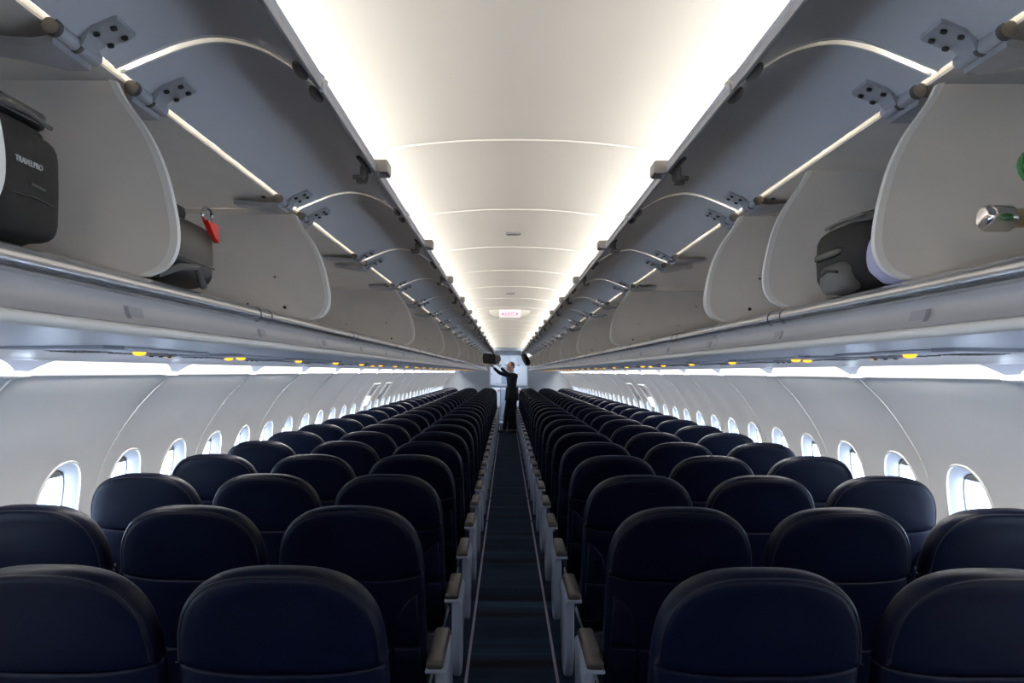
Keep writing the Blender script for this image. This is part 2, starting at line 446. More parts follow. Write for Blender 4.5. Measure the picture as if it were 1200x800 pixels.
for s in (-1, 1):
    lm, cm = cove_mesh(s); c = 1
    for k in range(-5, 19):
        cove_lamp(s, S(k) + HALF)
    for k in range(-2, 19):
        e = empty('cove_light', (0, S(k) + HALF, 0))
        tag(e, (f'{ORD[k + 1]} glow-painted white cove panel from the camera along the top of the {SIDE[s]} sidewall' if k >= 0 else f'glow-painted white cove panel over the {SIDE[s]} sidewall behind the camera'), 'light', f'cove lights on the {SIDE[s]} sidewall')
        link('glow_panel', lm, e); link('end_clip', cm, e)
    b = MB(); e = MB(); y = D_BACK + .1
    while y < 21.4:
        b.add([(.735, y, 2.0287), (.795, y, 2.0199), (.795, min(y + .5, 21.45), 2.0199), (.735, min(y + .5, 21.45), 2.0287)], [(0, 1, 2, 3)], 'led'); y += .5
    e.box((.77, (D_BACK + 21.5) / 2 + .05, 2.008), (.09, 21.5 - D_BACK - .2, .016), 'fascia', .004)
    o = empty('ceiling_light_strip', (0, 0, 0))
    tag(o, f'long glowing LED strip behind the hinges of the {SIDE[s]} row of open bin doors', 'light')
    b.mirror(s).build('light_diffuser', o, smooth=0); e.mirror(s).build('light_housing', o)

# ------------------------------------------------------------------ overhead bins
FRONT = [(.664, 1.966), (.648, 1.935), (.611, 1.882), (.584, 1.822), (.567, 1.752), (.5635, 1.71), (.570, 1.683), (.585, 1.664), (.612, 1.652)]
BACK = [(1.20, 1.632), (1.265, 1.69), (1.27, 1.85), (1.20, 1.968)]
DOORP = [(.658, 1.985), (.605, 2.008), (.545, 2.030), (.49, 2.036), (.43, 2.022), (.375, 1.990), (.335, 1.957)]
DPROF = smooth_path(DOORP, 20)
FPROF = smooth_path(FRONT, 24)
def end_panel(y0, y1, s, white=True, rim=.016):
    a = MB(); out = FPROF + BACK
    a.poly(out, 'y', y0, y1, 'bin')
    e = MB(); e.loft([[(x - .0035, y0 - .001, z), (x - .0035, y1 + .001, z), (x + .009, y1 + .001, z + .003), (x + .009, y0 - .001, z + .003)] for x, z in FPROF], 'edge')
    return a.mirror(s), e.mirror(s)
def door_meshes(s, L, thick=False):
    d = MB(); d.sheet(DPROF[::-1], .0085, L - .0085, .016, 'door')
    e = MB()                                            # cream edging on both ends and lower edge
    w = .030 if thick else .005
    ins = [(x, z - .0015) for x, z in DPROF]
    e.sheet(ins[::-1], .008, .008 + w, .020, 'edge'); e.sheet(ins[::-1], L - .008 - .006, L - .008, .020, 'edge')
    x, z = DPROF[-1]
    e.box((x - .002, L / 2, z + .006), (.008, L - .012, .020), 'fascia', .002)
    def hinge(y):
        h = MB()
        h.tube([(.664, y - .055, 1.978), (.664, y + .055, 1.978)], .0115, 'hinge', 12)
        h.tube([(.664, y - .062, 1.978), (.664, y - .050, 1.978)], .0125, 'hinge_dk', 12)
        h.tube([(.664, y - .004, 1.978), (.664, y + .004, 1.978)], .0128, 'hinge_dk', 12)
        # curved arm up to the door, then a plate with four screws
        arm = [(.662, 1.985), (.640, 1.972), (.622, 1.985), (.600, 2.001), (.570, 2.012)]
        hw = [.020, .018, .022, .030, .028]
        h.loft([[(x, y + .01 - q, z), (x, y + .01 + q, z), (x + .002, y + .01 + q, z + .010), (x + .002, y + .01 - q, z + .010)] for (x, z), q in zip([(.664 - (.664 - x) * .55, z - .004 * (x < .61)) for x, z in smooth_path(arm, 4)], hw)], 'hinge')
        h.loft([[(x, y + .01 - q, z - .003), (x, y + .01 + q, z - .003), (x, y + .01 + q, z + .006), (x, y + .01 - q, z + .006)] for x, z, q in ((.634, 1.992, .028), (.600, 2.006, .030), (.594, 2.009, .028))], 'hinge')
        for px, pz, py in ((.628, 1.991, -.010), (.628, 1.991, .030), (.605, 2.001, -.006), (.605, 2.001, .026)):
            h.lathe((px, y + py, pz - .001), (-.3, 0, -1), [(.005, 0), (.005, .0035), (.003, .004)], 'screw', 8)
        # plate reaching back into the bin
        h.loft([[(x, y - q, z), (x, y + q, z), (x, y + q, z + .012), (x, y - q, z + .012)] for x, z, q in ((.668, 1.958, .05), (.70, 1.956, .045), (.76, 1.966, .030), (.80, 1.970, .022))], 'hinge')
        return h.mirror(s).mesh('hinge')
    def bumper(y):
        h = MB(); h.ell((.352, y, 1.966), (.012, .030, .009), 'latch', 12, 8, Matrix.Rotation(math.radians(-40), 3, 'Y')); return h.mirror(s).mesh('bumper')
    l = MB(); y = L / 2
    l.box((.355, y - .03, 1.968), (.02, .10, .008), 'latch', .003, Matrix.Rotation(math.radians(-40), 3, 'Y'))
    for q in (-.006, .036):
        l.box((.362, y + q, 1.958), (.012, .012, .028), 'latch', .003)
        l.box((.372, y + q, 1.946), (.026, .014, .010), 'latch', .003)
    cu = MB()
    for q in (-.026, .026): cu.box((.320, y + q, 1.966), (.032, .006, .028), 'cup', .002)
    cu.box((.305, y, 1.967), (.006, .056, .026), 'cup', .002); cu.box((.320, y, 1.979), (.032, .056, .005), 'cup', .002)
    return dict(door=d.mirror(s).mesh('bin_door'), edge=e.mirror(s).mesh('door_edging'), h1=hinge(.115), h2=hinge(L - .115),
                b1=bumper(.05), b2=bumper(L - .05), latch=l.mirror(s).mesh('latch_hook'), cup=cu.mirror(s).mesh('latch_cup'))
UNITS = [(-3, -1), (-1, 1), (1, 3), (3, 5), (5, 7), (7, 9), (9, 11), (11, 13), (13, 15), (15, 17), (17, 19)]
SHELL = [(.678, 1.986), (1.15, 1.986), (1.22, 1.968), (1.285, 1.85), (1.28, 1.69), (1.20, 1.632), (.72, 1.641), (.606, 1.645)]
def fascia_prof(): return [(.600, 1.614), (.6045, 1.600), (.600, 1.582), (.589, 1.567)]
for s in (-1, 1):
    DM = door_meshes(s, P); DMT = door_meshes(s, P, True)
    for ui, (a, c) in enumerate(UNITS):
        y0, y1 = S(a), S(c); L = y1 - y0; u = empty('overhead_bin', (0, y0, 0))
        where = 'behind the camera' if ui == 0 else 'nearest the camera' if ui == 1 else f'{ORD[ui]} from the camera'
        det = {(-1, 1): 'with suitcase and bag', (1, 1): 'with backpack inside'}.get((s, ui), 'empty' if ui < 9 else 'doors up')
        tag(u, f'open overhead bin {SIDE[s]} of the aisle, {where}, {det}', 'overhead bin', f'open overhead bins {SIDE[s]} of the aisle')
        b = MB(); b.sheet(SHELL, .004, L - .004, .010, 'bin')
        for q in (.35, .62):                             # small fasteners on the liner floor edge
            b.lathe((.70, L - .3 * q, 1.98), (0, 0, -1), [(.006, 0), (.006, .004)], 'screw', 8)
        b.mirror(s).build('bin_shell', u)
        ends = [(.004, .014), (L - (.034 if c == 7 else .014), L - .004)]
        for ei, (p, q) in enumerate(ends):
            A, E = end_panel(p, q, s)
            if ei == 1:                                  # visible fasteners on the near face
                for fx, fz, r in ((.80, 1.70, .003), (.69, 1.69, .005), (.72, 1.78, .003), (.95, 1.77, .003), (1.05, 1.88, .004)):
                    A.lathe((s * fx, p, fz), (0, -1, 0), [(r, -.002), (r, .003), (r * .6, .0035)], 'screw', 10)
            pan = A.build('end_panel', u); E.build('edge_trim', pan)
        if ui == 1:
            for yd in ((.805, S(0)) if s < 0 else (S(0), 1.775)):
                A, E = end_panel(yd - y0 - .005, yd - y0 + .005, s)
                pan = A.build('divider', u); E.build('edge_trim', pan)
        b = MB(); b.tube([(.600, .003, 1.628), (.600, L - .003, 1.628)], .0175, 'rail', 20)
        b.mirror(s).build('lip_rail', u)
        b = MB(); b.strip([(.653, 1.991), (.660, 1.989), (.672, 1.989), (.683, 1.991)], .004, L - .004, 'gap_diffuser')  # strip added to tone down the LED light through the hinge gap
        b.mirror(s).build('added_gap_diffuser', u)['label'] = 'cream translucent strip added to soften hinge gap light'
        b = MB(); b.sheet(smooth_path(fascia_prof(), 8)[::-1], .002, L - .002, .006, 'fascia')
        b.mirror(s).build('fascia', u)
        nd = c - a
        for k in range(nd):
            yy = k * P; D = DMT if (a + k) == 7 else DM
            dr = link('bin_door', D['door'], u, (0, yy, 0))
            for nm in ('edge', 'h1', 'h2', 'b1', 'b2', 'latch', 'cup'):
                link({'edge': 'door_edging', 'h1': 'hinge', 'h2': 'hinge', 'b1': 'bumper', 'b2': 'bumper', 'latch': 'latch_hook', 'cup': 'latch_cup'}[nm], D[nm], dr)
            for q in (-.04, .04):
                b = MB(); b.tube([(.600, yy + HALF + q - .003, 1.628), (.600, yy + HALF + q + .003, 1.628)], .0181, 'black', 20)
                b.mirror(s).build('rail_joint', u)
        k = math.ceil((y0 - 1.163) / .607)
        while 1.163 + .607 * k < y1 - .06:
            y = 1.163 + .607 * k - y0; k += 1
            if y < .06: continue
            b = MB(); fp = smooth_path(fascia_prof(), 8)
            b.loft([[(x - .0075, yy, z - .0012) for x, z in fp[3:8]] for yy in (y - .030, y + .030)], 'placard', False, (False, False))
            b.loft([[(x - .0085, yy, z - .0016) for x, z in fp[3:8]] for yy in (y - .030, y - .016)], 'placard_dark', False, (False, False))
            b.mirror(s).build('row_placard', u)
# ------------------------------------------------------------------ passenger service units
def psu_meshes(s, extra):
    z = 1.553
    pl = MB(); pl.box((1.04, .0, z - .0015), (.28, .46, .006), 'psu', .002)
    am = MB(); am.lathe((.985, -.02, z - .004), (0, 0, -1), [(.016, -.002), (.016, .004), (.012, .008), (.004, .010)], 'amber', 14)
    md = MB(); md.poly([(.90, -.36), (1.16, -.33), (1.17, -.26), (1.13, -.245), (.93, -.25), (.89, -.29)], 'z', z - .006, z + .002, 'mask')
    out = [am.mirror(s).mesh('amber_lamp'), md.mirror(s).mesh('mask_door')]
    vents = []
    for q in range(3):
        v = MB(); yy = .06 + .055 * q
        v.lathe((.99, yy, z - .003), (0, 0, -1), [(.020, -.002), (.020, .004), (.015, .010), (.012, .010), (.010, .005)], 'placard', 14); v.lathe((.99, yy, z - .006), (0, 0, -1), [(.006, 0), (.006, .009), (.003, .010)], 'black', 10)
        vents.append(v.mirror(s).mesh('air_vent'))
    lamps = []
    for q in range(3):
        v = MB(); yy = .06 + .055 * q
        v.lathe((1.09, yy, z - .003), (0, 0, -1), [(.018, -.002), (.018, .003), (.014, .004), (.012, .002)], 'black', 14)
        lamps.append(v.mirror(s).mesh('reading_light'))
    sp = MB(); sp.box((1.09, -.11, z - .003), (.10, .13, .007), 'placard_dark', .002)
    for q in range(5): sp.box((1.05 + .02 * q, -.11, z - .0068), (.006, .11, .002), 'black')
    return pl.mirror(s).mesh('unit_plate'), out, vents, lamps, sp.mirror(s).mesh('speaker_grille')
for s in (-1, 1):
    pl, (am, md), vents, lamps, sp = psu_meshes(s, False)
    for k in range(0, 26):
        y = (2.015 if s < 0 else 1.955) + .762 * k
        e = empty('service_unit', (0, y, 0))
        tag(e, f'overhead service panel with amber lamp above the {SIDE[s]} seats, {ORD[k + 1]} in line from camera', 'service panel', f'service panels {SIDE[s]} of the aisle')
        link('unit_plate', pl, e); link('amber_lamp', am, e)['label'] = 'glowing amber lamp'
        link('mask_door', md, e); link('speaker_grille', sp, e)
        for v in vents: link('air_vent', v, e)
        for v in lamps: link('reading_light', v, e)
        if k in (0, 1, 5, 9):
            link('amber_lamp', am, e, (s * .08 if k else s * .05, .29 if k == 0 else .10, 0))['label'] = 'second amber lamp'

# ------------------------------------------------------------------ seats
ZT = 1.075; TILT = .235
def hwf(h):
    if h < .26: w = .232 * (1 - (1 - h / .26) ** 3) ** (1 / 3)
    else: w = .232 + .004 * min(1, (h - .26) / .2)
    return max(w, .002)
def tf(h):
    t = .088 * (1 - (1 - min(h / .075, 1)) ** 2.3) ** (1 / 2.3)
    return max(t + .02 * min(1, max(0, (h - .2) / .3)), .002)
def yc(h): return .03 + TILT * h + .02
def rear_y(x, h, k=0.0):
    w, t = hwf(h), tf(h)
    return yc(h) - t / 2 * max(0, 1 - min(1, abs(x) / w) ** 4.5) ** (1 / 4.5) - k
def sect(h, kw=1.0, kt=1.0, shear=0.0, n=56):
    w, t = hwf(h) * kw, tf(h) * kt; lp = []
    for i in range(n):
        x, y = superell(w, t / 2, 4.5, 2 * PI * (i + .5) / n)
        lp.append((x, yc(h) + y, ZT - h + shear * abs(x / w) ** 3))
    return lp
def seat_parts():
    hb = MB(); sl = .022
    arch = []
    for i in range(61):
        a = PI * i / 60
        c, q = math.cos(a), math.sin(a)
        x = .232 * math.copysign(abs(c) ** (2 / 2.9), c); h = .244 - .242 * q ** (2 / 2.9) if i not in (0, 60) else .244
        arch.append((x, h))
    arch[0] = (.232, .244 - sl); arch[60] = (-.232, .244 - sl)
    arch = [p for i, p in enumerate(arch) if i in (0, 60) or p[1] < .244 - sl - .004]
    nb = 14
    bot = [(-.232 + .464 * i / nb, .244 - sl * abs(-1 + 2 * i / nb) ** 3) for i in range(1, nb)]
    oc = [(.232 * (1 if p[0] > 0 else -1), p[1]) if False else p for p in arch] + bot; no = len(oc); na = len(arch)
    nrm = []
    for i in range(no):
        (xa, ha), (xb, hb_) = oc[i - 1], oc[(i + 1) % no]
        tx, th = xb - xa, hb_ - ha; l = math.hypot(tx, th); nx, nh = -th / l, tx / l
        if nx * -oc[i][0] + nh * (.14 - oc[i][1]) < 0: nx, nh = -nx, -nh
        nrm.append((nx, nh))
    wgt = [.9 if i < na else .22 for i in range(no)]
    wgt[0] = wgt[na - 1] = .5
    def rg(ins, dep):
        return [(x + nx * ins * w, .006 + TILT * h + dep, ZT - (h + nh * ins * w)) for (x, h), (nx, nh), w in zip(oc, nrm, wgt)]
    def sc_(k, dep):
        base = rg(.028, 0); return [(x * k, .006 + TILT * (.14 - (z - (ZT - .14)) * k) + dep, (ZT - .14) + (z - (ZT - .14)) * k) for x, y, z in base]
    loops = [sc_(.12, -.0035), sc_(.5, -.003), sc_(.8, -.0015), rg(.028, 0), rg(.016, .0025), rg(.007, .009), rg(.0015, .019), rg(0, .032), rg(0, .055), rg(.003, .068), rg(.012, .081), rg(.028, .086), sc_(.6, .088)]
    hb.loft(loops, 'seat')
    lb = MB()
    loops = [sect(.244, .95, .80, sl), sect(.2455, .98, .92, sl), sect(.249, .995, .985, sl), sect(.256, 1, 1, sl)]
    for h in (.28, .32, .38, .45, .52, .58, .62): loops.append(sect(h, 1, 1, sl * max(0, 1 - (h - .256) / .1)))
    loops += [sect(.64, .99, .95), sect(.65, .95, .8)]
    lb.loft(loops, 'seat')
    pp = MB(); pr = rg(.0125, .0035)[:na]
    pp.tube(pr, .0020, 'pipe', 6)
    bol = []
    for sg in (-1, 1):
        up = [(.212, .292), (.196, .300), (.176, .316), (.157, .342), (.145, .372), (.138, .41), (.135, .45), (.135, .463), (.218, .463)]
        lo = [(.135, .471), (.133, .55), (.133, .632), (.222, .632), (.219, .471)]
        for o in (up, lo):
            cx = sum(p[0] for p in o) / len(o); ch = sum(p[1] for p in o) / len(o)
            def ring(k, off):
                return [(sg * (cx + (x - cx) * k), rear_y(cx + (x - cx) * k, ch + (h - ch) * k, off), ZT - (ch + (h - ch) * k)) for x, h in o]
            m = MB(); m.loft([ring(1, -.012), ring(1, .004), ring(.95, .009), ring(.86, .011)], 'seat'); bol.append(('side_bolster', m))
    pk = MB(); o = [(-.126, .475), (.126, .475), (.126, .63), (-.126, .63)]
    oo = []
    for i in range(4):
        a, c = o[i], o[(i + 1) % 4]
        for q in range(8): oo.append((a[0] + (c[0] - a[0]) * q / 8, a[1] + (c[1] - a[1]) * q / 8))
    pk.loft([[(x * k, rear_y(x * k, .55 + (h - .55) * k, off), ZT - (.55 + (h - .55) * k)) for x, h in oo] for k, off in ((1, -.01), (1, .006), (.96, .010), (.9, .011))], 'seat')
    cu = MB(); cu.box((0, .44, .415), (.446, .46, .11), 'seat', .035, seg=4)
    fr = MB(); fr.box((0, .40, .345), (.44, .40, .03), 'metal', .008)
    legs = []
    for yy, lean in ((.27, -.03), (.56, .04)):
        l = MB(); l.tube([(0, yy, .335), (0, yy + lean, .02)], [.020, .016], 'metal', 10); l.box((0, yy + lean, .012), (.05, .09, .022), 'metal', .005); legs.append(l)
    return [('headrest', hb), ('backrest', lb), ('piping', pp), ('back_pocket', pk), ('seat_cushion', cu), ('seat_frame', fr)] + bol + [('leg', l) for l in legs]
SP = [(n, b.mesh(n, 50)) for n, b in seat_parts()]
def arm_meshes(s):           # s = +1: armrest towards +x
    a = MB(); xa = .290
    out = smooth_path([(.10, .525), (.42, .535), (.425, .47), (.39, .33), (.32, .21), (.20, .175), (.125, .24), (.10, .36), (.10, .525)], 40)[:-1]
    def ring(k, x): 
        cy, cz = .25, .37; return [(x, cy + (y - cy) * k, cz + (z - cz) * k) for y, z in out]
    a.loft([ring(.94, xa - .022), ring(1, xa - .016), ring(1, xa + .010), ring(.94, xa + .016)], 'endbay')
    p = MB(); p.box((xa - .022, .255, .551), (.058, .34, .034), 'pad', .014, seg=3)
    q = MB(); q.box((xa - .022, .255, .533), (.062, .346, .014), 'endbay', .005)
    return a.mirror(s).mesh('armrest'), p.mirror(s).mesh('armrest_pad'), q.mirror(s).mesh('pad_tray')
AM = {1: arm_meshes(1), -1: arm_meshes(-1)}
ROWS = 26; D1 = 1.63; PITCH = .762
XS = {'aisle': .528, 'middle': 1.036, 'window': 1.544}
for s in (-1, 1):
    for r in range(ROWS):
        for nm, x in XS.items():
            root = empty('airline_seat', (s * x, D1 + PITCH * r, 0))
            rw = 'in the row nearest the camera' if r == 0 else f'in the {ORD[r + 1]} row from the camera'
            if r == ROWS - 1: rw = 'in the last row by the bulkhead'
            tag(root, f'navy leather {nm} seat {SIDE[s]} of the aisle, {rw}', 'seat', f'{nm} seats {SIDE[s]} of the aisle')
            for n, me in SP: link(n, me, root)
            if nm == 'aisle':
                a, p, q = AM[-s]
                ar = link('armrest', a, root); ar['label'] = 'pale grey end panel under a taupe armrest pad'
                link('armrest_pad', p, ar); link('pad_tray', q, ar)

# ------------------------------------------------------------------ ceiling fittings
for i, (y, lab) in enumerate(((3.86, 'small dark grille in the ceiling centre, nearer of the two'), (6.8, 'small dark grille in the ceiling centre, farther of the two'))):
    e = empty('ceiling_vent', (.0, y, 2.198)); tag(e, lab, 'vent', 'ceiling grilles')
    b = MB(); b.box((0, 0, -.002), (.075, .04, .008), 'placard', .003); b.build('vent_frame', e)
    b = MB()
    for q in range(4): b.box((0, -.012 + .008 * q, -.0065), (.062, .004, .003), 'vent')
    b.build('vent_grille', e)
e = empty('exit_sign', (-.0, 8.62, 2.2)); tag(e, 'lit white EXIT sign with red lettering hanging from the ceiling', 'exit sign')
b = MB(); b.box((0, 0, -.045), (.235, .05, .085), 'sign', .004); b.build('sign_box', e)
b = MB(); wing = smooth_path([(-.23, -.03), (-.20, -.06), (-.165, -.075), (-.118, -.080)], 10)
b.poly(wing + [(-.118, -.002), (-.235, -.004)], 'y', -.008, .008, 'wing'); b.build('sign_wing', e)
b = MB(); b.poly([(-x, z) for x, z in wing] + [(.118, -.002), (.235, -.004)], 'y', -.008, .008, 'wing'); b.build('sign_wing', e)
def text_mesh(txt, size, m, name, extr=.001):
    cu = bpy.data.curves.new(name, 'FONT'); cu.body = txt; cu.size = size; cu.align_x = 'CENTER'; cu.align_y = 'CENTER'; cu.extrude = extr
    o = bpy.data.objects.new(name, cu); COL.objects.link(o)
    dg = bpy.context.evaluated_depsgraph_get(); me = bpy.data.meshes.new_from_object(o.evaluated_get(dg))
    bpy.data.objects.remove(o); bpy.data.curves.remove(cu)
    me.materials.clear(); me.materials.append(M[m]); me.name = name; return me
t = link('sign_lettering', text_mesh('EXIT', .058, 'signred', 'sign_lettering', .002), e, (0, -.0275, -.048)); t.rotation_euler = (PI / 2, 0, 0)
for sg in (-1, 1):
    b = MB(); b.poly([(sg * .098, -.048), (sg * .074, -.031), (sg * .074, -.065)], 'y', -.028, -.025, 'signred'); b.build('sign_arrow', e)

# ------------------------------------------------------------------ things in the bins
def soft_box(b, c, s, m, n=4.0, rot=None, nu=32, nv=14):
    R = rot if rot is not None else Matrix.Identity(3); loops = []
    for i in range(nv + 1):
        t = -PI / 2 + PI * i / nv
        ct, st = math.cos(t), math.sin(t)
        k = max(abs(ct) ** (2 / n), .02); z = math.copysign(abs(st) ** (2 / n), st)
        loops.append([Vector(c) + R @ Vector((superell(s[0] / 2 * k, s[1] / 2 * k, n, 2 * PI * j / nu)[0], superell(s[0] / 2 * k, s[1] / 2 * k, n, 2 * PI * j / nu)[1], z * s[2] / 2)) for j in range(nu)])
    b.loft(loops, m); return b
# black suitcase with white lettering, near left bin
e = empty('suitcase', (-.82, .932, 1.652)); tag(e, 'black soft suitcase with white lettering wedged in the nearest left bin', 'suitcase')
b = MB(); soft_box(b, (0, 0, .085), (.40, .155, .165), 'lug', 7); b.build('case_body', e)
b = MB(); soft_box(b, (.16, -.002, .075), (.112, .14, .135), 'lug', 6); b.build('front_pocket', e)
b = MB(); b.tube([(.214, -.045, .055), (.2165, 0, .057), (.214, .045, .055)], .0016, 'lug2', 6); b.tube([(.2175, -.01, .072), (.2175, .018, .070)], .0018, 'lug3', 6); b.build('zipper', e)
b = MB(); soft_box(b, (.04, .0, .178), (.33, .150, .028), 'lug2', 5, Matrix.Rotation(math.radians(5), 3, 'Y')); b.tube([(.20, -.06, .160), (.207, .0, .162), (.20, .06, .160)], .003, 'lug3', 6); b.build('top_flap', e)
t = link('lettering', text_mesh('TRAVELPRO', .0098, 'print', 'lettering', .0006), e, (.2172, -.012, .096)); t.rotation_euler = (PI / 2, 0, PI / 2); t['label'] = 'white lettering'
# black bag with red tag, left bin behind the divider
e = empty('carry_on_bag', (-.80, 1.41, 1.652)); tag(e, 'glossy black carry-on bag with red tag behind the grey bin divider', 'bag')
b = MB(); soft_box(b, (0, 0, .068), (.40, .25, .130), 'lug2', 6); b.tube([(.1995, -.085, .05), (.2, 0, .048), (.1995, .085, .046)], .0018, 'lug3', 6); b.build('bag_body', e)
b = MB(); soft_box(b, (.02, -.045, .136), (.33, .13, .03), 'lug', 5); b.build('bag_flap', e)
b = MB(); b.tube([(.195, -.15, .006), (.212, -.10, .026), (.212, -.03, .034), (.207, .015, .004)], .0065, 'lug3', 8); b.build('bag_strap', e)
b = MB(); b.poly([(.045, .134), (.098, .134), (.104, .100), (.085, .106)], 'x', .192, .202, 'red'); b.build('luggage_tag', e)['label'] = 'bright red tag'
b = MB(); b.tube([(.192, .068 + .024 * math.cos(2 * PI * i / 14), .148 + .014 * math.sin(2 * PI * i / 14)) for i in range(14)], .003, 'chrome', 6, closed=True); b.build('tag_ring', e)
# backpack, right bin
e = empty('backpack', (.79, 1.512, 1.652)); tag(e, 'black backpack with grey front pouch lying in the right bin', 'backpack')
b = MB(); soft_box(b, (0, 0, .076), (.37, .255, .148), 'lug', 4.5); b.build('pack_body', e)
b = MB(); soft_box(b, (.0, -.02, .158), (.34, .19, .026), 'lug2', 6, Matrix.Rotation(math.radians(-7), 3, 'Y')); b.tube([(-.168, -.10, .142), (-.172, -.02, .143), (-.168, .06, .142)], .003, 'lug3', 6); b.build('top_flap', e)
b = MB(); soft_box(b, (-.172, -.02, .032), (.05, .12, .06), 'lug3', 3.5); b.tube([(-.196, -.06, .040), (-.2, -.02, .047), (-.196, .025, .040)], .003, 'lug2', 6); b.build('front_pouch', e)['label'] = 'grey front pouch'
b = MB(); soft_box(b, (-.184, .01, .082), (.012, .13, .018), 'lug2', 3); b.build('carry_handle', e)
# lavender roll
e = empty('pillow', (.77, 1.313, 1.648)); tag(e, 'pale lavender rolled pillow squeezed between divider and black backpack', 'pillow')
b = MB(); b.lathe((0, 0, .056), (1, 0, 0), [(.012, -.178), (.035, -.170), (.050, -.150), (.055, -.11), (.055, .12), (.045, .15), (.012, .165)], 'lav', 24); b.build('pillow_roll', e)
# oxygen bottle
e = empty('oxygen_bottle', (.712, .865, 1.652)); tag(e, 'green oxygen bottle with chrome valve in the nearest right bin', 'oxygen bottle')
b = MB(); b.lathe((0, 0, .062), (0, 1, 0), [(.03, -.30), (.052, -.285), (.06, -.25), (.06, .05), (.053, .095), (.035, .125), (.022, .14)], 'green', 24); b.build('cylinder', e)
b = MB(); b.lathe((0, .13, .062), (0, 1, 0), [(.020, 0), (.020, .03), (.024, .032), (.024, .075), (.014, .08)], 'chrome', 16)
b.tube([(0, .185, .062), (-.05, .19, .062)], .013, 'brass', 14); b.lathe((-.05, .19, .062), (-1, 0, 0), [(.016, 0), (.0185, .004), (.0185, .034), (.014, .04), (.004, .041)], 'chrome', 20)
b.build('valve', e)['label'] = 'chrome valve with round knob'
b = MB(); b.tube([(.0, .185, .085), (0, .185, .12)], .006, 'chrome', 8); b.tube([(-.005 + .030 * math.cos(2 * PI * i / 18), .195, .135 + .024 * math.sin(2 * PI * i / 18)) for i in range(18)], .0045, 'green', 8, closed=True); b.build('pull_ring', e)['label'] = 'green pull ring'

